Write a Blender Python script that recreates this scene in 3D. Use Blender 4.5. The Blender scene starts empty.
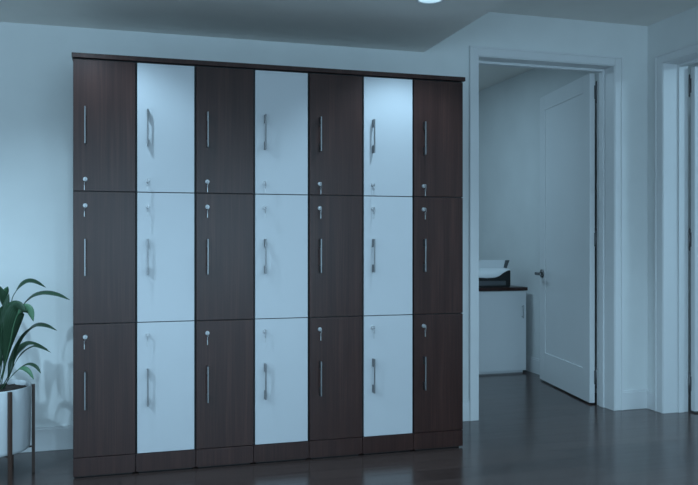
import bpy, bmesh, math, random
from mathutils import Vector, Matrix
random.seed(7)
scene = bpy.context.scene
COL = scene.collection

# ------------------------------------------------------------------ helpers
def tag(o, label=None, cat=None, group=None, kind=None):
    if label: o['label'] = label
    if cat: o['category'] = cat
    if group: o['group'] = group
    if kind: o['kind'] = kind
    return o

def empty(name, loc, label=None, cat=None, group=None):
    o = bpy.data.objects.new(name, None); COL.objects.link(o)
    o.location = loc; o.empty_display_size = .1
    return tag(o, label, cat, group)

def box(bm, x0, x1, y0, y1, z0, z1, bevel=0.0, mi=0):
    r = bmesh.ops.create_cube(bm, size=1)
    vs = r['verts']
    for v in vs:
        v.co = Vector(((x0+x1)/2 + v.co.x*(x1-x0), (y0+y1)/2 + v.co.y*(y1-y0), (z0+z1)/2 + v.co.z*(z1-z0)))
    fs = set(f for v in vs for f in v.link_faces)
    for f in fs: f.material_index = mi
    if bevel > 0:
        es = list(set(e for v in vs for e in v.link_edges))
        bmesh.ops.bevel(bm, geom=es, offset=bevel, segments=2, affect='EDGES', profile=.5)

def cyl(bm, p0, p1, r0, r1=None, seg=20, caps=True):
    r1 = r0 if r1 is None else r1
    p0 = Vector(p0); p1 = Vector(p1); d = p1-p0
    q = Vector((0,0,1)).rotation_difference(d.normalized())
    a = []; b = []
    for i in range(seg):
        t = 2*math.pi*i/seg
        v = q @ Vector((math.cos(t), math.sin(t), 0))
        a.append(bm.verts.new(p0+v*r0)); b.append(bm.verts.new(p1+v*r1))
    for i in range(seg):
        j = (i+1) % seg
        f = bm.faces.new((a[i], a[j], b[j], b[i])); f.smooth = True
    if caps:
        bm.faces.new(a[::-1]); bm.faces.new(b)

def lathe(bm, prof, cx=0, cy=0, seg=64, closed=False):
    rings = []
    for r, z in prof:
        if r < 1e-5: rings.append([bm.verts.new((cx, cy, z))])
        else: rings.append([bm.verts.new((cx+r*math.cos(2*math.pi*i/seg), cy+r*math.sin(2*math.pi*i/seg), z)) for i in range(seg)])
    pairs = list(zip(rings, rings[1:]))
    if closed: pairs.append((rings[-1], rings[0]))
    for A, B in pairs:
        for i in range(seg):
            j = (i+1) % seg
            if len(A) == 1 and len(B) == 1: continue
            if len(A) == 1: f = bm.faces.new((A[0], B[j], B[i]))
            elif len(B) == 1: f = bm.faces.new((A[i], A[j], B[0]))
            else: f = bm.faces.new((A[i], A[j], B[j], B[i]))
            f.smooth = True

def torus(bm, c, R, r, axis=(0,1,0), seg=20, s2=6):
    q = Vector((0,0,1)).rotation_difference(Vector(axis).normalized())
    vs = []
    for i in range(seg):
        t = 2*math.pi*i/seg; row = []
        for k in range(s2):
            p = 2*math.pi*k/s2
            v = Vector(((R+r*math.cos(p))*math.cos(t), (R+r*math.cos(p))*math.sin(t), r*math.sin(p)))
            row.append(bm.verts.new(Vector(c)+q@v))
        vs.append(row)
    for i in range(seg):
        for k in range(s2):
            f = bm.faces.new((vs[i][k], vs[(i+1)%seg][k], vs[(i+1)%seg][(k+1)%s2], vs[i][(k+1)%s2])); f.smooth = True

def obj(name, bm, mats, parent=None, loc=None, fix=True):
    if fix: bmesh.ops.recalc_face_normals(bm, faces=bm.faces)
    me = bpy.data.meshes.new(name); bm.to_mesh(me); bm.free()
    for m in (mats if isinstance(mats, (list, tuple)) else [mats]): me.materials.append(m)
    o = bpy.data.objects.new(name, me); COL.objects.link(o)
    if loc is not None: o.location = loc
    if parent is not None: o.parent = parent
    return o

def struct(name, bm, mats, parent=None):
    o = obj(name, bm, mats, parent)
    if parent is None: o['kind'] = 'structure'
    return o

# ------------------------------------------------------------------ materials
def nmat(name, col, rough=.5, metal=0.0, spec=.5, coat=0.0, emit=None, estr=0):
    m = bpy.data.materials.new(name); m.use_nodes = True
    b = m.node_tree.nodes['Principled BSDF']
    b.inputs['Base Color'].default_value = (*col, 1)
    b.inputs['Roughness'].default_value = rough
    b.inputs['Metallic'].default_value = metal
    b.inputs['Specular IOR Level'].default_value = spec
    b.inputs['Coat Weight'].default_value = coat
    if emit:
        b.inputs['Emission Color'].default_value = (*emit, 1)
        b.inputs['Emission Strength'].default_value = estr
    return m, m.node_tree, b

def N(nt, t, **kw):
    n = nt.nodes.new(t)
    for k, v in kw.items(): setattr(n, k, v)
    return n

def ramp(nt, fac, stops):
    r = N(nt, 'ShaderNodeValToRGB')
    e = r.color_ramp.elements
    while len(e) < len(stops): e.new(.5)
    for i, (p, c) in enumerate(stops):
        e[i].position = p; e[i].color = (*c, 1)
    nt.links.new(fac, r.inputs['Fac'])
    return r.outputs['Color']

def objcoord(nt, scale, loc=(0,0,0)):
    tc = N(nt, 'ShaderNodeTexCoord'); mp = N(nt, 'ShaderNodeMapping')
    mp.inputs['Scale'].default_value = scale; mp.inputs['Location'].default_value = loc
    nt.links.new(tc.outputs['Object'], mp.inputs['Vector'])
    return mp.outputs['Vector']

def paint(name, col, rough=.6, spec=.35, amt=.03):
    m, nt, b = nmat(name, col, rough, spec=spec)
    v = objcoord(nt, (1,1,1))
    n = N(nt, 'ShaderNodeTexNoise'); n.inputs['Scale'].default_value = 3; n.inputs['Detail'].default_value = 4
    nt.links.new(v, n.inputs['Vector'])
    lo = tuple(c*(1-amt) for c in col); hi = tuple(min(1, c*(1+amt)) for c in col)
    nt.links.new(ramp(nt, n.outputs['Fac'], [(.3, lo), (.7, hi)]), b.inputs['Base Color'])
    n2 = N(nt, 'ShaderNodeTexNoise'); n2.inputs['Scale'].default_value = 220
    nt.links.new(v, n2.inputs['Vector'])
    bp = N(nt, 'ShaderNodeBump'); bp.inputs['Strength'].default_value = .04; bp.inputs['Distance'].default_value = .002
    nt.links.new(n2.outputs['Fac'], bp.inputs['Height']); nt.links.new(bp.outputs['Normal'], b.inputs['Normal'])
    return m

def walnut(name, dark, mid, light, rough=.38, spec=.5):
    m, nt, b = nmat(name, mid, rough, spec=spec)
    tc = N(nt, 'ShaderNodeTexCoord')
    oi = N(nt, 'ShaderNodeObjectInfo')
    add = N(nt, 'ShaderNodeVectorMath', operation='ADD')
    nt.links.new(tc.outputs['Object'], add.inputs[0])
    mul = N(nt, 'ShaderNodeMath', operation='MULTIPLY'); mul.inputs[1].default_value = 17
    nt.links.new(oi.outputs['Random'], mul.inputs[0]); nt.links.new(mul.outputs[0], add.inputs[1])
    mp = N(nt, 'ShaderNodeMapping'); mp.inputs['Scale'].default_value = (26, 26, .9)
    nt.links.new(add.outputs[0], mp.inputs['Vector'])
    n = N(nt, 'ShaderNodeTexNoise'); n.inputs['Scale'].default_value = 1.0; n.inputs['Detail'].default_value = 5; n.inputs['Roughness'].default_value = .6
    n.inputs['Distortion'].default_value = .3
    nt.links.new(mp.outputs[0], n.inputs['Vector'])
    mp2 = N(nt, 'ShaderNodeMapping'); mp2.inputs['Scale'].default_value = (150, 150, 3)
    nt.links.new(add.outputs[0], mp2.inputs['Vector'])
    n2 = N(nt, 'ShaderNodeTexNoise'); n2.inputs['Scale'].default_value = 1.0; n2.inputs['Detail'].default_value = 3
    nt.links.new(mp2.outputs[0], n2.inputs['Vector'])
    mx = N(nt, 'ShaderNodeMath', operation='MULTIPLY_ADD'); mx.inputs[1].default_value = .45; 
    nt.links.new(n2.outputs['Fac'], mx.inputs[0])
    sc = N(nt, 'ShaderNodeMath', operation='MULTIPLY'); sc.inputs[1].default_value = .6
    nt.links.new(n.outputs['Fac'], sc.inputs[0]); nt.links.new(sc.outputs[0], mx.inputs[2])
    nt.links.new(ramp(nt, mx.outputs[0], [(.38, dark), (.53, mid), (.68, light)]), b.inputs['Base Color'])
    return m

M = {}
WALLC = (.78, .80, .80)
M['wall'] = paint('wall_paint', WALLC, .7)
M['wall_side'] = paint('wall_paint_side', WALLC, .7)
M['ceil'] = paint('ceiling_paint', (.90, .88, .84), .8)
M['trim'] = paint('trim_paint', (.76, .77, .78), .4, .4, .01)
M['white'] = paint('white_laminate', (.57, .585, .61), .38, .4, .01)
M['cab_white'] = paint('cabinet_white', (.80, .82, .84), .4, .4, .01)
M['grey_handle'] = nmat('grey_handle', (.42, .43, .45), .4)[0]
M['walnut'] = walnut('dark_walnut', (.030, .0115, .0095), (.041, .0165, .0135), (.060, .025, .020), .31, .34)
M['carcass'] = nmat('black_edge', (.010, .009, .010), .5)[0]
M['steel'] = nmat('brushed_steel', (.23, .23, .235), .36, 1.0)[0]
M['dark_steel'] = nmat('dark_steel', (.20, .20, .20), .4, .9)[0]
M['hinge'] = nmat('hinge_steel', (.20, .20, .205), .4, .9)[0]
M['lock'] = nmat('lock_chrome', (.50, .50, .51), .4, .85)[0]
M['black_plastic'] = nmat('black_plastic', (.012, .012, .013), .45)[0]
M['paper'] = nmat('paper', (.8, .82, .84), .7)[0]
M['pot'] = paint('pot_glaze', (.62, .64, .66), .34, .5, .02)
M['pot_wood'] = walnut('stand_wood', (.03, .016, .012), (.050, .026, .019), (.075, .040, .029), .5)
M['lampglass'] = nmat('lamp_diffuser', (.8, .8, .8), .5, emit=(.50, .81, 1.0), estr=.62)[0]
M['grey_tray'] = nmat('smoked_tray', (.10, .11, .12), .3)[0]

# soil
m, nt, b = nmat('soil', (.03, .022, .018), .95)
n = N(nt, 'ShaderNodeTexNoise'); n.inputs['Scale'].default_value = 60; n.inputs['Detail'].default_value = 6
nt.links.new(objcoord(nt, (1,1,1)), n.inputs['Vector'])
nt.links.new(ramp(nt, n.outputs['Fac'], [(.35, (.012,.009,.008)), (.7, (.07,.05,.04))]), b.inputs['Base Color'])
bp = N(nt, 'ShaderNodeBump'); bp.inputs['Distance'].default_value = .01
nt.links.new(n.outputs['Fac'], bp.inputs['Height']); nt.links.new(bp.outputs['Normal'], b.inputs['Normal'])
M['soil'] = m

# leaf: parallel veins across the blade
def leafmat(name, c0, c1):
    m, nt, b = nmat(name, c0, .35, spec=.5)
    uv = N(nt, 'ShaderNodeUVMap')
    sx = N(nt, 'ShaderNodeSeparateXYZ'); nt.links.new(uv.outputs[0], sx.inputs[0])
    w = N(nt, 'ShaderNodeMath', operation='MULTIPLY'); w.inputs[1].default_value = 60
    nt.links.new(sx.outputs['X'], w.inputs[0])
    s = N(nt, 'ShaderNodeMath', operation='SINE'); nt.links.new(w.outputs[0], s.inputs[0])
    ma = N(nt, 'ShaderNodeMath', operation='MULTIPLY_ADD'); ma.inputs[1].default_value = .25; ma.inputs[2].default_value = .5
    nt.links.new(s.outputs[0], ma.inputs[0])
    nt.links.new(ramp(nt, ma.outputs[0], [(.2, c0), (.8, c1)]), b.inputs['Base Color'])
    # thin leaf tissue passes some light
    tr = N(nt, 'ShaderNodeBsdfTranslucent'); tr.inputs['Color'].default_value = (c1[0]*1.6, c1[1]*1.6, c1[2]*1.2, 1)
    mix = N(nt, 'ShaderNodeMixShader'); mix.inputs[0].default_value = .15
    out = nt.nodes['Material Output']
    nt.links.new(b.outputs[0], mix.inputs[1]); nt.links.new(tr.outputs[0], mix.inputs[2]); nt.links.new(mix.outputs[0], out.inputs['Surface'])
    return m
M['leaf'] = leafmat('leaf_green', (.022, .056, .030), (.034, .082, .042))
M['leaf_pale'] = leafmat('leaf_pale_green', (.07, .17, .09), (.10, .22, .12))

# floor planks running along the locker wall
PW = .158
m, nt, b = nmat('floor_planks', (.05, .04, .04), .16, spec=.55)
v = objcoord(nt, (1, 1, 1), (0, -.039, 0))
br = N(nt, 'ShaderNodeTexBrick'); br.offset = .37; br.offset_frequency = 2; br.squash = 1
for k, val in (('Scale', 1.0), ('Mortar Size', .0022), ('Mortar Smooth', .25), ('Bias', 0.0), ('Brick Width', 1.5), ('Row Height', PW)):
    br.inputs[k].default_value = val
br.inputs['Color1'].default_value = (0, 0, 0, 1); br.inputs['Color2'].default_value = (1, 1, 1, 1)
nt.links.new(v, br.inputs['Vector'])
ng = N(nt, 'ShaderNodeTexNoise'); ng.inputs['Scale'].default_value = 1; ng.inputs['Detail'].default_value = 6; ng.inputs['Roughness'].default_value = .65
nt.links.new(objcoord(nt, (1.6, 38, 1)), ng.inputs['Vector'])
mm = N(nt, 'ShaderNodeMath', operation='MULTIPLY_ADD'); mm.inputs[1].default_value = .35
nt.links.new(br.outputs['Color'], mm.inputs[0])
ns = N(nt, 'ShaderNodeMath', operation='MULTIPLY'); ns.inputs[1].default_value = .65
nt.links.new(ng.outputs['Fac'], ns.inputs[0]); nt.links.new(ns.outputs[0], mm.inputs[2])
cc = ramp(nt, mm.outputs[0], [(.15, (.034, .021, .019)), (.45, (.058, .037, .033)), (.8, (.090, .058, .050))])
mixc = N(nt, 'ShaderNodeMix', data_type='RGBA'); mixc.inputs['B'].default_value = (.010, .009, .009, 1)
nt.links.new(br.outputs['Fac'], mixc.inputs['Factor']); nt.links.new(cc, mixc.inputs['A']); nt.links.new(mixc.outputs['Result'], b.inputs['Base Color'])
rg = N(nt, 'ShaderNodeMapRange'); rg.inputs['To Min'].default_value = .10; rg.inputs['To Max'].default_value = .30
nt.links.new(ng.outputs['Fac'], rg.inputs['Value']); nt.links.new(rg.outputs[0], b.inputs['Roughness'])
inv = N(nt, 'ShaderNodeMath', operation='MULTIPLY'); inv.inputs[1].default_value = -1.0
nt.links.new(br.outputs['Fac'], inv.inputs[0])
b1 = N(nt, 'ShaderNodeBump'); b1.inputs['Strength'].default_value = .6; b1.inputs['Distance'].default_value = .0015
nt.links.new(inv.outputs[0], b1.inputs['Height'])
b2 = N(nt, 'ShaderNodeBump'); b2.inputs['Strength'].default_value = .16; b2.inputs['Distance'].default_value = .0015
nt.links.new(ng.outputs['Fac'], b2.inputs['Height']); nt.links.new(b1.outputs['Normal'], b2.inputs['Normal'])
nt.links.new(b2.outputs['Normal'], b.inputs['Normal'])
M['floor'] = m

# ------------------------------------------------------------------ room
WY = 4.82         # wall behind the lockers
WT = .19          # its thickness
RX = 3.655        # right wall
SZ, CZ = 2.45, 2.755
SX = 1.922         # edge of the dropped ceiling
XL, YB = -3.6, -3.6
OX0, OX1, OZ = 2.309, 3.372, 2.452      # opening in the wall behind the lockers
AX1 = 3.63        # right wall of the other room
AY = 8.4; ACZ = 2.78
RT = .190
RY1, RY0 = 4.640, 3.58                 # opening in the right wall

bm = bmesh.new(); box(bm, XL-.15, 6.3, YB-.15, AY+.15, -.12, 0)
struct('floor', bm, M['floor'])

bm = bmesh.new()
box(bm, XL-.15, OX0, WY, WY+WT, 0, CZ+.1)
box(bm, OX1, RX+RT, WY, WY+WT, 0, CZ+.1)
box(bm, OX0, OX1, WY, WY+WT, OZ, CZ+.1)
struct('wall_back', bm, M['wall'])
bm = bmesh.new()
box(bm, RX, RX+RT, RY1, WY, 0, CZ+.1)
box(bm, RX, RX+RT, YB, RY0, 0, CZ+.1)
box(bm, RX, RX+RT, RY0, RY1, OZ, CZ+.1)
struct('wall_right', bm, M['wall'])
# left and front walls stand behind the camera's view, with wide windows
bm = bmesh.new()
box(bm, XL-.15, XL, YB, -.4, 0, CZ+.1); box(bm, XL-.15, XL, 3.0, WY, 0, CZ+.1)
box(bm, XL-.15, XL, -.4, 3.0, 0, .55); box(bm, XL-.15, XL, -.4, 3.0, 1.75, CZ+.1)
struct('wall_left', bm, M['wall'])
bm = bmesh.new()
box(bm, XL-.15, -3.0, YB-.15, YB, 0, CZ+.1); box(bm, 3.3, RX+RT, YB-.15, YB, 0, CZ+.1)
box(bm, -3.0, 3.3, YB-.15, YB, 0, .3); box(bm, -3.0, 3.3, YB-.15, YB, 2.4, CZ+.1)
struct('wall_front', bm, M['wall'])
# ceiling with the dropped part over the lockers
bm = bmesh.new()
box(bm, XL-.15, SX, YB-.15, WY, SZ, CZ)
box(bm, XL-.15, RX+RT, YB-.15, WY, CZ, CZ+.1)
box(bm, 0.6, AX1+.15, WY+WT, AY+.15, ACZ, ACZ+.12)
box(bm, RX+RT, 6.3, 1.4, 5.6, CZ-.05, CZ+.1)
struct('ceiling', bm, M['ceil'])
# other room behind the opening, and the one to the right
bm = bmesh.new()
box(bm, AX1, AX1+.08, WY+WT, AY, 0, ACZ)
struct('wall_other_right', bm, M['wall_side'])
bm = bmesh.new(); box(bm, .6, AX1+.08, AY, AY+.15, 0, ACZ); struct('wall_other_back', bm, M['wall_side'])
bm = bmesh.new(); box(bm, .45, .6, WY+WT, AY+.15, 0, ACZ); struct('wall_other_left', bm, M['wall_side'])
bm = bmesh.new()
box(bm, RX+RT, 6.3, 5.45, 5.6, 0, CZ); box(bm, 6.15, 6.3, 1.55, 5.45, 0, CZ); box(bm, RX+RT, 6.3, 1.4, 1.55, 0, CZ)
struct('wall_far_right', bm, M['wall_side'])

# baseboards
bm = bmesh.new(); box(bm, XL, 2.25, WY-.016, WY, 0, .125, .002); box(bm, XL, 2.25, WY-.011, WY, .125, .138, .0008)
struct('baseboard_back', bm, M['trim'])
bm = bmesh.new(); box(bm, 3.432, RX, WY-.016, WY, 0, .125, .002); box(bm, 3.432, RX, WY-.011, WY, .125, .138, .0008)
box(bm, RX-.016, RX, 4.715, WY-.016, 0, .125, .002)
struct('baseboard_corner', bm, M['trim'])
bm = bmesh.new(); box(bm, AX1-.014, AX1, WY+WT, AY, 0, .125, .002); box(bm, AX1-.009, AX1, WY+WT, AY, .125, .138, .0008)
struct('baseboard_other', bm, M['trim'])
bm = bmesh.new(); box(bm, RX-.016, RX, YB, RY0-.08, 0, .135, .002)
struct('baseboard_right', bm, M['trim'])

# casing and jamb of the opening beside the lockers
bm = bmesh.new()
CW = .058
def casing_x(bm, x0, x1, z1, y):      # facing -Y
    box(bm, x0-CW, x0, y-.018, y, 0, z1+CW, .0025)
    box(bm, x1, x1+CW, y-.018, y, 0, z1+CW, .0025)
    box(bm, x0, x1, y-.018, y, z1, z1+CW, .0025)
    box(bm, x0-CW-.004, x0-CW+.010, y-.024, y, 0, z1+CW+.004, .002)
    box(bm, x1+CW-.010, x1+CW+.004, y-.024, y, 0, z1+CW+.004, .002)
    box(bm, x0-CW+.010, x1+CW-.010, y-.024, y, z1+CW-.010, z1+CW+.004, .002)
casing_x(bm, OX0, OX1, OZ, WY)
struct('trim_1', bm, M['trim'])
bm = bmesh.new()
JT = .018
for (x0, x1) in ((OX0-.001, OX0+JT-.012), (OX1-JT+.012, OX1+.001)):
    box(bm, x0, x1, WY-.012, WY+WT+.005, 0, OZ)
box(bm, OX0, OX1, WY-.012, WY+WT+.005, OZ-.006, OZ+.001)
box(bm, OX0+.006, OX0+.020, WY+.100, WY+.148, 0, OZ-.006, .0015)
box(bm, OX1-.020, OX1-.006, WY+.100, WY+.148, 0, OZ-.006, .0015)
box(bm, OX0+.020, OX1-.020, WY+.100, WY+.148, OZ-.022, OZ-.006, .0015)
struct('trim_2', bm, M['trim'])

# casing and jamb of the opening in the right wall
bm = bmesh.new()
y0, y1 = RY0, RY1
box(bm, RX-.018, RX, y1, y1+.068, 0, OZ+CW, .0025)
box(bm, RX-.018, RX, y0-.078, y0, 0, OZ+CW, .0025)
box(bm, RX-.018, RX, y0, y1, OZ, OZ+CW, .0025)
box(bm, RX-.024, RX, y1+.060, y1+.072, 0, OZ+CW+.004, .002)
box(bm, RX-.024, RX, y0-.082, y0-.068, 0, OZ+CW+.004, .002)
box(bm, RX-.024, RX, y0-.068, y1+.060, OZ+CW-.010, OZ+CW+.004, .002)
struct('trim_3', bm, M['trim'])
bm = bmesh.new()
box(bm, RX-.012, RX+RT+.005, y1-.006, y1+.001, 0, OZ)
box(bm, RX-.012, RX+RT+.005, y0-.001, y0+.006, 0, OZ)
box(bm, RX-.012, RX+RT+.005, y0, y1, OZ-.006, OZ+.001)
box(bm, RX+.108, RX+.150, y1-.020, y1-.006, 0, OZ-.006, .0015)
box(bm, RX+.108, RX+.150, y0+.006, y0+.020, 0, OZ-.006, .0015)
box(bm, RX+.108, RX+.150, y0+.02, y1-.02, OZ-.022, OZ-.006, .0015)
struct('trim_4', bm, M['trim'])

# ------------------------------------------------------------------ room doors
def room_door(name, W, Hh, pivot, ang, lever=True):
    """local frame: pivot at origin, slab runs along +X (from hinge to free edge), thickness in +Y from .010 to .050;
    local +Y side is the face that is seen"""
    th0, th1 = .010, .050
    z0 = .012
    bm = bmesh.new()
    S = .125; TR = .125; BR = .24
    box(bm, 0.004, S, th0, th1, z0, Hh, .0015)
    box(bm, W-S, W, th0, th1, z0, Hh, .0015)
    box(bm, S, W-S, th0, th1, Hh-TR, Hh, .0015)
    box(bm, S, W-S, th0, th1, z0, z0+BR, .0015)
    box(bm, S-.002, W-S+.002, th0+.007, th1-.007, z0+BR-.002, Hh-TR+.002)
    d = struct(name, bm, M['trim'])
    d.location = pivot; d.rotation_euler = (0, 0, ang)
    for z in (.20, 1.215, 2.30):
        bm = bmesh.new()
        cyl(bm, (0, 0, z-.075), (0, 0, z+.075), .006, seg=12)
        cyl(bm, (0, 0, z+.075), (0, 0, z+.080), .0045, seg=12); cyl(bm, (0, 0, z-.080), (0, 0, z-.075), .0045, seg=12)
        box(bm, .0015, .0042, .004, .016, z-.05, z+.05)
        h = obj('hinge', bm, M['hinge'], d)
    if lever:
        hz = .925; hx = W-.068
        for sgn, yb in ((1, th1), (-1, th0)):
            bm = bmesh.new()
            cyl(bm, (hx, yb-.002*sgn, hz), (hx, yb+.012*sgn, hz), .035, seg=28)
            cyl(bm, (hx, yb+.012*sgn, hz), (hx, yb+.066*sgn, hz), .0095, seg=16)
            box(bm, hx-.115, hx+.011, yb+.057*sgn-.006, yb+.057*sgn+.008, hz-.012, hz+.012, .004)
            obj('door_handle', bm, M['dark_steel'], d)
    return d
# opened slightly past square into the other room; closed it would point along -X
A1 = math.radians(90-9.6)
room_door('door_1', 1.03, 2.440, (OX1-.006, WY+WT+.012, 0), A1)
# right-hand door: swung along +X, seen face towards -Y: mirror by turning the slab
d2 = room_door('door_2', 1.03, 2.425, (RX+RT+.011, RY1-.012, 0), math.radians(-2.0))
d2.scale = (1, -1, 1)

# windows behind the camera (frames only, daylight lamps stand outside them)
def window(name, a, axis):
    bm = bmesh.new()
    u0, u1, z0, z1, w0, w1 = a
    F = .06
    def bb(p0, p1, q0, q1, r0, r1):
        if axis == 'y': box(bm, p0, p1, q0, q1, r0, r1)
        else: box(bm, q0, q1, p0, p1, r0, r1)
    bb(u0, u1, w0, w1, z0, z0+F); bb(u0, u1, w0, w1, z1-F, z1)
    n = 3
    for i in range(n+1):
        u = u0+(u1-u0)*i/n; u = min(max(u, u0+F/2), u1-F/2)
        bb(u-F/2, u+F/2, w0, w1, z0+F, z1-F)
    return struct(name, bm, M['trim'])
window('window_1', (-3.0, 3.3, .3, 2.4, YB-.10, YB-.04), 'y')
window('window_2', (-.4, 3.0, .55, 1.75, XL-.10, XL-.04), 'x')

# ------------------------------------------------------------------ lockers
LX0 = -.230; LW = 2.155/7; LY = 4.205; LH = 2.138
ROWS = [(.105, .782), (.7865, 1.458), (1.4625, 2.131)]
HZ = [(.352, .544), (1.030, 1.218), (1.700, 1.890)]
KZ = [.718, 1.388, 1.522]

def door_mesh(z0, z1, fin_gap=None):
    bm = bmesh.new(); g = .003 if fin_gap is None else fin_gap
    box(bm, g, LW-g, 0, .018, z0, z1, .0012)
    return bm
def handle_mesh(z0, z1):
    bm = bmesh.new(); x = .060
    box(bm, x-.0038, x+.0038, -.037, -.029, z0, z1, .0015)
    for za, zb in ((z0, z0+.045), (z1-.045, z1)):
        box(bm, x-.0035, x+.0035, -.030, .0005, za+.0005, zb-.0005, .001)
    return bm
def lock_mesh(z):
    bm = bmesh.new(); x = .060
    cyl(bm, (x, -.004, z), (x, .001, z), .0110, seg=24)
    cyl(bm, (x, -.010, z), (x, -.004, z), .0085, .0100, seg=24)
    return bm
def key_mesh(z):
    bm = bmesh.new(); x = .060
    box(bm, x-.0012, x+.0012, -.026, -.010, z-.004, z+.004)          # blade in the lock
    cyl(bm, (x-.0012, -.030, z), (x+.0012, -.030, z), .0085, seg=16)   # bow
    torus(bm, (x, -.034, z-.010), .008, .0009, (1, 0, .0), 18, 6)       # split ring
    # spare key hanging from the ring
    cyl(bm, (x-.004, -.034, z-.025), (x-.002, -.034, z-.025), .0085, seg=16)
    box(bm, x-.0045, x-.0015, -.037, -.031, z-.058, z-.030)
    return bm

HAND = [handle_mesh(*h) for h in HZ]; LOCKS = [lock_mesh(z) for z in KZ]; KEYS = [key_mesh(z) for z in KZ]
def to_mesh(name, bm, mat):
    bmesh.ops.recalc_face_normals(bm, faces=bm.faces)
    me = bpy.data.meshes.new(name); bm.to_mesh(me); bm.free(); me.materials.append(mat); return me
hand_me = [to_mesh('handle', b_, M['steel']) for b_ in HAND]
lock_me = [to_mesh('lock', b_, M['lock']) for b_ in LOCKS]
key_me = [to_mesh('key', b_, M['lock']) for b_ in KEYS]
door_me = {}
for fin in ('walnut', 'white'):
    door_me[fin] = [to_mesh('door', door_mesh(*r, .0085 if fin == 'white' else .002), M[fin]) for r in ROWS]
bm = bmesh.new()
t = .016; D = .58
box(bm, 0.0005, t, .020, D, 0.03, LH); box(bm, LW-t, LW-.0005, .020, D, 0.03, LH)
box(bm, t, LW-t, .022, .036, .0, .10)
box(bm, t, LW-t, .020, D, LH-t, LH); box(bm, t, LW-t, .020, D, .095, .108)
for z in (.784, 1.460): box(bm, t, LW-t, .020, D, z-.008, z+.008)
box(bm, t, LW-t, D-.008, D, .03, LH-t)
for px in (.04, LW-.04):
    for py in (.06, D-.05): cyl(bm, (px, py, 0), (px, py, .03), .018, seg=16)
body_me = to_mesh('body', bm, M['carcass'])
bm = bmesh.new(); box(bm, .0015, LW-.0015, .0015, .0195, .009, .102, .0008)
kick_me = to_mesh('kick_panel', bm, M['walnut'])

def part(name, me, parent):
    o = bpy.data.objects.new(name, me); COL.objects.link(o); o.parent = parent; return o
finish = ['walnut', 'white', 'walnut', 'white', 'walnut', 'white', 'walnut']
LAB = ['dark walnut three-door locker column at the left end, nearest the potted plant',
       'white three-door locker column, leftmost of the three white ones in the row',
       'dark walnut three-door locker column between the leftmost and the middle white columns',
       'white three-door locker column in the exact middle of the locker row',
       'dark walnut three-door locker column between the middle and the rightmost white columns',
       'white three-door locker column, rightmost of the three white ones, nearest the doorway',
       'dark walnut three-door locker column at the right end, beside the open doorway']
for i in range(7):
    fin = finish[i]
    r = empty('locker', (LX0+i*LW, LY, 0), LAB[i], 'locker', 'dark walnut locker columns' if fin == 'walnut' else 'white locker columns')
    b_ = part('body', body_me, r); b_['label'] = 'black-edged locker body'
    part('kick_panel', kick_me, r)['label'] = 'dark walnut kick panel'
    for k in range(3):
        d = part('door', door_me[fin][k], r)
        h = part('handle', hand_me[k], d); h['label'] = 'slim steel bar handle'
        l = part('lock', lock_me[k], d); l['label'] = 'round chrome cam lock'
        q = part('key', key_me[k], d); q['label'] = 'small hanging steel key'
bm = bmesh.new(); box(bm, LX0-.005, LX0+2.155+.009, LY-.012, LY+.59, LH+.0005, LH+.024, .0015)
tag(obj('capping_board', bm, M['walnut']), 'long thin dark walnut top board lying across all seven locker columns', 'top board')

# ------------------------------------------------------------------ recessed ceiling lights
def downlight(x, y, z, label, watts, cone=132, blend=.45):
    e = empty('downlight', (x, y, z), label, 'ceiling light')
    bm = bmesh.new()
    lathe(bm, [(.060, -.001), (.066, -.006), (.074, -.005), (.076, 0.0), (.060, .0)], seg=48, closed=True)
    obj('trim_ring', bm, M['trim'], e)
    bm = bmesh.new(); lathe(bm, [(0, -.0025), (.045, -.0025), (.0605, -.001), (.0605, .0)], seg=48)
    obj('diffuser', bm, M['lampglass'], e)
    ld = bpy.data.lights.new('spot', 'SPOT'); ld.energy = watts; ld.color = (.50, .785, 1.0)
    ld.spot_size = math.radians(cone); ld.spot_blend = blend; ld.shadow_soft_size = .03
    lo = bpy.data.objects.new('spot', ld); COL.objects.link(lo); lo.location = (x, y, z-.02)
SPW = 22
SPW2 = 28
downlight(1.53, 3.745, SZ, 'round recessed ceiling light above the right half of the lockers, partly cut off', SPW*.95, 122, .5)
downlight(-.20, 3.745, SZ, 'round recessed ceiling light above the left end of the lockers', SPW)
downlight(-1.85, 3.77, SZ, 'round recessed ceiling light over the wall left of the plant', SPW*1.1)
downlight(-1.50, 2.55, SZ, 'added unseen ceiling light of the second row, left, throwing the plant shadow', 105, 146, .5)  # unseen light, added and aimed so the leaves shadow the wall
downlight(.15, 2.4, SZ, 'added unseen ceiling light of the second row, evening the light on the left lockers', SPW2, 150, .6)  # unseen, added to soften the scallops on the left locker fronts
downlight(1.60, 2.4, SZ, 'added unseen ceiling light of the second row, evening the light on the right lockers', SPW2, 150, .6)  # unseen, added likewise for the right locker fronts
downlight(2.75, 2.6, CZ, 'round recessed ceiling light in the higher ceiling before the doorway', SPW)

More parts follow.
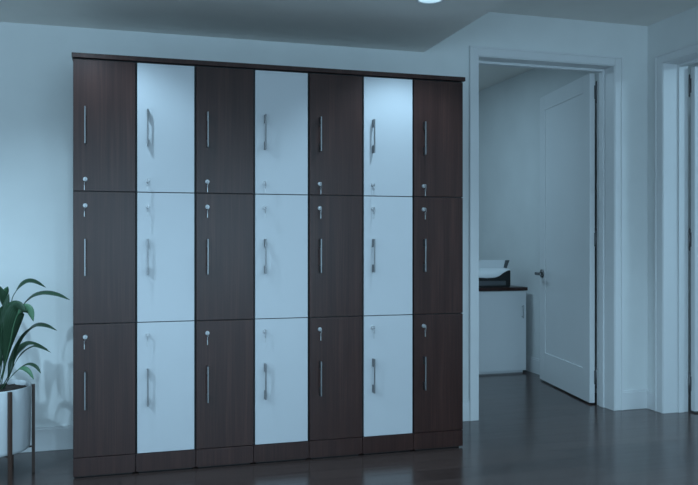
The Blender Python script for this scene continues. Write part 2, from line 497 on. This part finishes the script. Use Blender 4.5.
# ------------------------------------------------------------------ other room: cabinet and printer
CX0, CX1, CY0, CY1 = 2.38, 3.568, 6.42, 6.92
cab = empty('low_cabinet', (CX0, CY0, 0), 'low white cabinet with dark wooden top seen through the open doorway', 'cabinet')
def loc(bm, o): 
    for v in bm.verts: v.co -= Vector(o)
    return bm
bm = bmesh.new(); box(bm, CX0, CX1, CY0+.02, CY1, .02, .750, .001); box(bm, CX0+.02, CX1-.02, CY0+.03, CY1-.01, 0, .02)
obj('body', loc(bm, (CX0, CY0, 0)), M['cab_white'], cab)
bm = bmesh.new(); box(bm, CX0-.005, CX1+.008, CY0-.010, CY1, .7505, .781, .0015)
o = obj('cabinet_top', loc(bm, (CX0, CY0, 0)), M['walnut'], cab); o['label'] = 'dark walnut top board'
for x0, x1, hx in ((CX0+.002, CX0+.598, CX0+.05), (CX0+.602, CX1-.002, CX1-.045)):
    bm = bmesh.new(); box(bm, x0, x1, CY0, CY0+.018, .022, .746, .0012)
    dd = obj('door', loc(bm, (CX0, CY0, 0)), M['cab_white'], cab)
    bm = bmesh.new()
    box(bm, hx-.004, hx+.004, CY0-.032, CY0-.024, .50, .62, .001)
    for z in (.512, .608): cyl(bm, (hx, CY0-.026, z), (hx, CY0+.001, z), .004, seg=10)
    obj('handle', loc(bm, (CX0, CY0, 0)), M['grey_handle'], dd)

PX0, PX1, PY0, PY1, PZ = 2.98, 3.424, 6.45, 6.80, .781
pr = empty('printer', (PX0, PY0, PZ), 'small black desktop printer with white paper standing on the low cabinet', 'printer')
def prism(bm, pts, y0, y1):            # pts in XZ
    a = [bm.verts.new((x, y0, z)) for x, z in pts]; b_ = [bm.verts.new((x, y1, z)) for x, z in pts]
    bm.faces.new(a); bm.faces.new(b_[::-1])
    for i in range(len(pts)):
        j = (i+1) % len(pts); bm.faces.new((a[i], b_[i], b_[j], a[j]))
W_ = PX1-PX0
bm = bmesh.new()
prism(bm, [(0.01, 0), (W_-.004, 0), (W_, .02), (W_, .150), (W_-.02, .155), (W_-.075, .128), (W_-.125, .092), (W_-.19, .082), (.12, .085), (.06, .12), (0.0, .150), (0, .02)], 0, .12)
prism(bm, [(0.01, 0), (W_-.004, 0), (W_, .02), (W_, .155), (W_-.02, .162), (.02, .162), (0.0, .155), (0, .02)], .12, PY1-PY0)
bmesh.ops.bevel(bm, geom=[e for e in bm.edges], offset=.003, segments=2, affect='EDGES')
obj('body', bm, M['black_plastic'], pr)
bm = bmesh.new(); box(bm, .07, W_-.05, -.006, .004, .018, .060, .003)
o = obj('front_panel', bm, M['grey_tray'], pr)
# paper lying in the output tray, curling up at the right
bm = bmesh.new()
prof = [(W_-.002, .164), (W_-.035, .158), (W_-.078, .138), (W_-.120, .108), (W_-.16, .094), (W_-.24, .090), (.07, .10), (.04, .112)]
a = []; b_ = []
for x, z in prof:
    a.append(bm.verts.new((x, -.012, z))); b_.append(bm.verts.new((x, .118, max(z+.01, .172))))
for i in range(len(prof)-1):
    f = bm.faces.new((a[i], a[i+1], b_[i+1], b_[i])); f.smooth = True
o = obj('paper', bm, M['paper'], pr); o['label'] = 'white paper sheets'
sm = o.modifiers.new('thick', 'SOLIDIFY'); sm.thickness = .006
bm = bmesh.new()
prism(bm, [(.06, .160), (W_+.030, .160), (W_+.062, .243), (.04, .243)], .135, .142)
bmesh.ops.bevel(bm, geom=[e for e in bm.edges], offset=.002, segments=1, affect='EDGES')
o = obj('paper_tray', bm, M['grey_tray'], pr)
bm = bmesh.new()
prism(bm, [(.075, .162), (W_-.010, .162), (W_+.012, .247), (.075, .247)], .124, .131)
o = obj('paper', bm, M['paper'], pr); o['label'] = 'upright white paper stack'

# ------------------------------------------------------------------ plant
PCX, PCY = -.650, 4.364
HC = 1.212; FP = 783.0
aY = math.atan(229/783)
sY, cY = math.sin(aY), math.cos(aY)
def P(px, py, Z):           # a point Z metres deep, sighted from the survey of the photograph
    u = (px-349)/FP; w = (237.6-py)/FP
    Z *= 1.063
    return Vector(((sY+cY*u)*Z, (cY-sY*u)*Z, HC+w*Z))

st = empty('plant_stand', (PCX, PCY, 0), 'dark wooden plant stand with straight square legs holding the white pot', 'plant stand')
RL = .217
angs = []
a0 = math.radians(6)
for i in range(6):
    t_ = a0 - i*math.pi/3; angs.append(t_)
    bm = bmesh.new(); box(bm, RL-.008, RL+.008, -.009, .009, 0, .460, .0015)
    o = obj('leg', bm, M['pot_wood'], st); o.rotation_euler = (0, 0, t_)
bm = bmesh.new()
for i in range(3):
    t_ = angs[i]; 
    v0 = Vector((math.cos(t_), math.sin(t_), 0))*(RL-.006); n_ = Vector((-math.sin(t_), math.cos(t_), 0))*.007
    vs = []
    for s1, s2 in ((1,1),(1,-1),(-1,-1),(-1,1)):
        vs.append(v0*s1 + n_*s2)
    lo_ = [bm.verts.new((v.x, v.y, .1325)) for v in vs]; hi_ = [bm.verts.new((v.x, v.y, .1388)) for v in vs]
    bm.faces.new(lo_[::-1]); bm.faces.new(hi_)
    for k in range(4): bm.faces.new((lo_[k], lo_[(k+1)%4], hi_[(k+1)%4], hi_[k]))
obj('cross_rail', bm, M['pot_wood'], st)

pl = empty('potted_plant', (PCX, PCY, .139), 'green leafy potted plant in a white pot, left of the lockers', 'plant')
PR = .208
bm = bmesh.new()
prof = [(0, 0), (PR-.018, 0), (PR-.011, .002), (PR-.007, .008), (PR-.005, .02), (PR-.002, .18), (PR, .321), (PR-.002, .325), (PR-.006, .321), (PR-.008, .30), (PR-.008, .27)]
lathe(bm, prof, seg=72)
obj('pot', bm, M['pot'], pl)['label'] = 'smooth white cylindrical pot'
bm = bmesh.new()
bmesh.ops.create_grid(bm, x_segments=26, y_segments=26, size=PR-.011)
for v in list(bm.verts):
    # map square to disc
    x, y = v.co.x/(PR-.011), v.co.y/(PR-.011)
    v.co.x = x*math.sqrt(1-y*y/2)*(PR-.0105); v.co.y = y*math.sqrt(1-x*x/2)*(PR-.0105)
    v.co.z = .300+random.uniform(-.004, .004)+.008*(1-x*x)*(1-y*y)
for f in bm.faces: f.smooth = True
obj('soil', bm, M['soil'], pl, fix=False)['label'] = 'dark soil'

ORG = Vector((PCX, PCY, .139))
def catmull(pts, n):
    P_ = [2*pts[0]-pts[1]] + list(pts) + [2*pts[-1]-pts[-2]]
    out = []
    segs = len(pts)-1
    for i in range(n+1):
        t = i/n*segs; k = min(int(t), segs-1); f = t-k
        a, b, c, d = P_[k], P_[k+1], P_[k+2], P_[k+3]
        out.append(.5*((2*b)+(c-a)*f+(2*a-5*b+4*c-d)*f*f+(3*b-a-3*c+d)*f**3))
    return out
def leaf(pts, width, roll, mat='leaf', peak=.55, stem=.25, n=26, view=None, fold=.22):
    """pts: world points root->tip; roll (deg) turns the blade about its own midrib from lying level"""
    cs = catmull([Vector(p)-ORG for p in pts], n)
    bm = bmesh.new(); uvl = bm.loops.layers.uv.new('UVMap')
    rows = []; us = [-1, -.55, 0, .55, 1]
    for i, c in enumerate(cs):
        t = i/n
        tg = (cs[min(i+1, n)]-cs[max(i-1, 0)]).normalized()
        if view is None:
            side = tg.cross(Vector((0, 0, 1)))
            if side.length < .15: side = tg.cross(Vector((sY, cY, .3)))
            side.normalize()
        else:
            side = tg.cross(Vector(view)); side.normalize()
        nr = side.cross(tg).normalized()
        R = Matrix.Rotation(math.radians(roll), 3, tg)
        side = R@side; nr = R@nr
        if t < stem: w = .0035 + .25*width*max(0, (t/stem-.6))**2
        else:
            q = (t-stem)/(1-stem); pk = max(.1, (peak-stem)/(1-stem))
            w = width*(math.sin(math.pi/2*min(1, q/pk))**1.1 if q < pk else max(0, math.cos(math.pi/2*(q-pk)/(1-pk)))**.9)
            w = max(w, .0035 if q < .2 else .0006)
        row = [bm.verts.new(c + side*(u*w*.5*2*.5) + nr*(abs(u)*w*fold)) for u in us]
        rows.append(row)
    for i in range(n):
        for k in range(4):
            f = bm.faces.new((rows[i][k], rows[i][k+1], rows[i+1][k+1], rows[i+1][k])); f.smooth = True
            for lp, (uu, vv) in zip(f.loops, ((us[k], i/n), (us[k+1], i/n), (us[k+1], (i+1)/n), (us[k], (i+1)/n))):
                lp[uvl].uv = (uu*.5+.5, vv)
    o = obj('leaf', bm, M[mat], pl, fix=False)
    m_ = o.modifiers.new('thick', 'SOLIDIFY'); m_.thickness = .0012
    return o
def base(dx, dy): return Vector((PCX+dx, PCY+dy, .436))
# leaves seen in the photograph, root to tip
leaf([base(.055, .02), P(9, 345, 3.80), P(11, 303, 3.82), P(16, 289, 3.84), P(25, 281, 3.86), P(34, 280, 3.87), P(46, 285, 3.88)], .046, 25, peak=.72, stem=.5)
leaf([base(.06, -.01), P(9, 345, 3.76), P(20, 309, 3.74), P(30, 296.5, 3.73), P(43, 292, 3.72), P(57, 293, 3.70), P(70, 297.5, 3.68)], .048, 22, peak=.60, stem=.36)
leaf([base(.05, -.03), P(4, 365, 3.68), P(6.5, 340, 3.64), P(11, 318, 3.60), P(15, 308, 3.59), P(20, 305.5, 3.57), P(26, 309, 3.56)], .098, 8, peak=.56, stem=.15, view=(sY, cY, .12), fold=.16)
leaf([base(.04, -.03), P(2, 352, 3.66), P(2, 325, 3.62), P(5, 306, 3.60), P(9, 291, 3.60)], .036, 0, peak=.7, stem=.4, view=(sY, cY, .1))
leaf([base(.045, .0), P(4, 345, 3.70), P(4.5, 310, 3.68), P(3, 296, 3.66), P(-2, 282, 3.64)], .042, 5, peak=.75, stem=.5, view=(sY, cY, .1))
leaf([base(.06, .01), P(6, 350, 3.74), P(6, 305, 3.74), P(5, 292, 3.72), P(8, 284, 3.70)], .028, 15, 'leaf_pale', peak=.8, stem=.6, view=(sY, cY, .1))
leaf([base(.07, .0), P(12, 368, 3.74), P(17, 348, 3.72), P(25, 333, 3.70), P(35, 324.5, 3.68), P(46, 324, 3.66), P(57, 328, 3.65)], .052, 22, peak=.50, stem=.15)
leaf([base(.075, .02), P(13, 362, 3.80), P(20, 349, 3.81), P(27, 342.5, 3.83), P(36, 342.5, 3.85), P(48, 347, 3.87)], .048, 18, peak=.5, stem=.15)
leaf([base(.075, -.01), P(14, 363, 3.74), P(23, 350.5, 3.72), P(33, 344.5, 3.70), P(42, 346, 3.69), P(51, 350, 3.68)], .026, 15, 'leaf', peak=.55, stem=.2)
leaf([base(.06, -.02), P(13, 372, 3.70), P(22, 364.5, 3.68), P(29, 362.5, 3.67), P(36, 365, 3.66), P(41, 371, 3.65)], .030, 12, peak=.6, stem=.3)
leaf([base(.055, -.035), P(13, 372.5, 3.66), P(21, 366.5, 3.64), P(28, 369, 3.63), P(34, 377, 3.62)], .030, 25, 'leaf_pale', peak=.6, stem=.3)
leaf([base(.05, -.03), P(9, 345, 3.62), P(14, 322, 3.60), P(19, 310, 3.585), P(25, 306.5, 3.57), P(30, 309, 3.555), P(33.5, 319, 3.55)], .052, 10, 'leaf_pale', peak=.72, stem=.45, view=(sY, cY, .12), fold=.12)
leaf([base(.02, -.04), P(-2, 365, 3.66), P(-4, 340, 3.64), P(-3, 315, 3.62), P(3, 303, 3.60)], .050, 0, peak=.5, stem=.15, view=(sY, cY, .1), fold=.2)
leaf([base(.055, .0), P(8, 374, 3.72), P(11, 360, 3.72), P(15, 347, 3.72), P(18, 338, 3.72)], .030, 0, peak=.5, stem=.2, view=(sY, cY, .1), fold=.2)
# stems and the leaves on the far and left side
for k, (az, ln, ht, w) in enumerate([(150, .34, .46, .06), (185, .40, .38, .055), (215, .36, .52, .06), (245, .30, .40, .05), (120, .22, .50, .05), (170, .26, .62, .05), (200, .20, .70, .05), (265, .22, .55, .055), (95, .14, .45, .045), (300, .16, .33, .035)]):
    a_ = math.radians(az); dv = Vector((math.cos(a_), math.sin(a_)*.75, 0))
    b0 = base(.02*math.cos(a_)+.01, .02*math.sin(a_))
    leaf([b0, b0+dv*ln*.12+Vector((0, 0, ht*.45)), b0+dv*ln*.35+Vector((0, 0, ht*.85)), b0+dv*ln*.68+Vector((0, 0, ht)), b0+dv*ln+Vector((0, 0, ht*.84))], w, random.uniform(-20, 20), 'leaf' if k % 3 else 'leaf_pale', peak=.6, stem=.3)

# ------------------------------------------------------------------ light
def area(name, loc_, rot, sx, sy, watts, col):
    ld = bpy.data.lights.new(name, 'AREA'); ld.shape = 'RECTANGLE'; ld.size = sx; ld.size_y = sy
    ld.energy = watts; ld.color = col
    o = bpy.data.objects.new(name, ld); COL.objects.link(o); o.location = loc_; o.rotation_euler = rot
    return o
DAY = (.48, .775, 1.0)
area('daylight_front', (0, YB-.35, 1.15), (math.radians(99), 0, 0), 6.2, 2.0, 140, DAY)
area('daylight_left', (XL-.25, 1.3, 1.15), (math.radians(90), 0, math.radians(-90)), 3.2, 1.1, 14, DAY)
area('fill_light_other', (2.0, 6.4, ACZ-.03), (0, 0, 0), .5, .5, 13.5, DAY)  # unseen fill added to brighten the other room, no fixture modelled
area('fill_light_side', (4.9, 3.2, CZ-.08), (0, 0, 0), .5, .5, 22, DAY)  # unseen fill added for the room at right, without a fixture

w = bpy.data.worlds.new('World'); scene.world = w; w.use_nodes = True
bg = w.node_tree.nodes['Background']; bg.inputs[0].default_value = (.42, .68, .95, 1); bg.inputs[1].default_value = .6

# ------------------------------------------------------------------ camera
cd = bpy.data.cameras.new('camera'); cam = bpy.data.objects.new('camera', cd); COL.objects.link(cam)
cam.location = (0, 0, HC); cam.rotation_euler = (math.radians(90), 0, -aY)
cd.sensor_width = 36; cd.lens = FP/698*36; cd.shift_y = -(242.5-240)/698
scene.camera = cam
vs_ = scene.view_settings
vs_.view_transform = 'Standard'; vs_.look = 'None'; vs_.gamma = 1; vs_.exposure = 0.40; vs_.use_curve_mapping = False
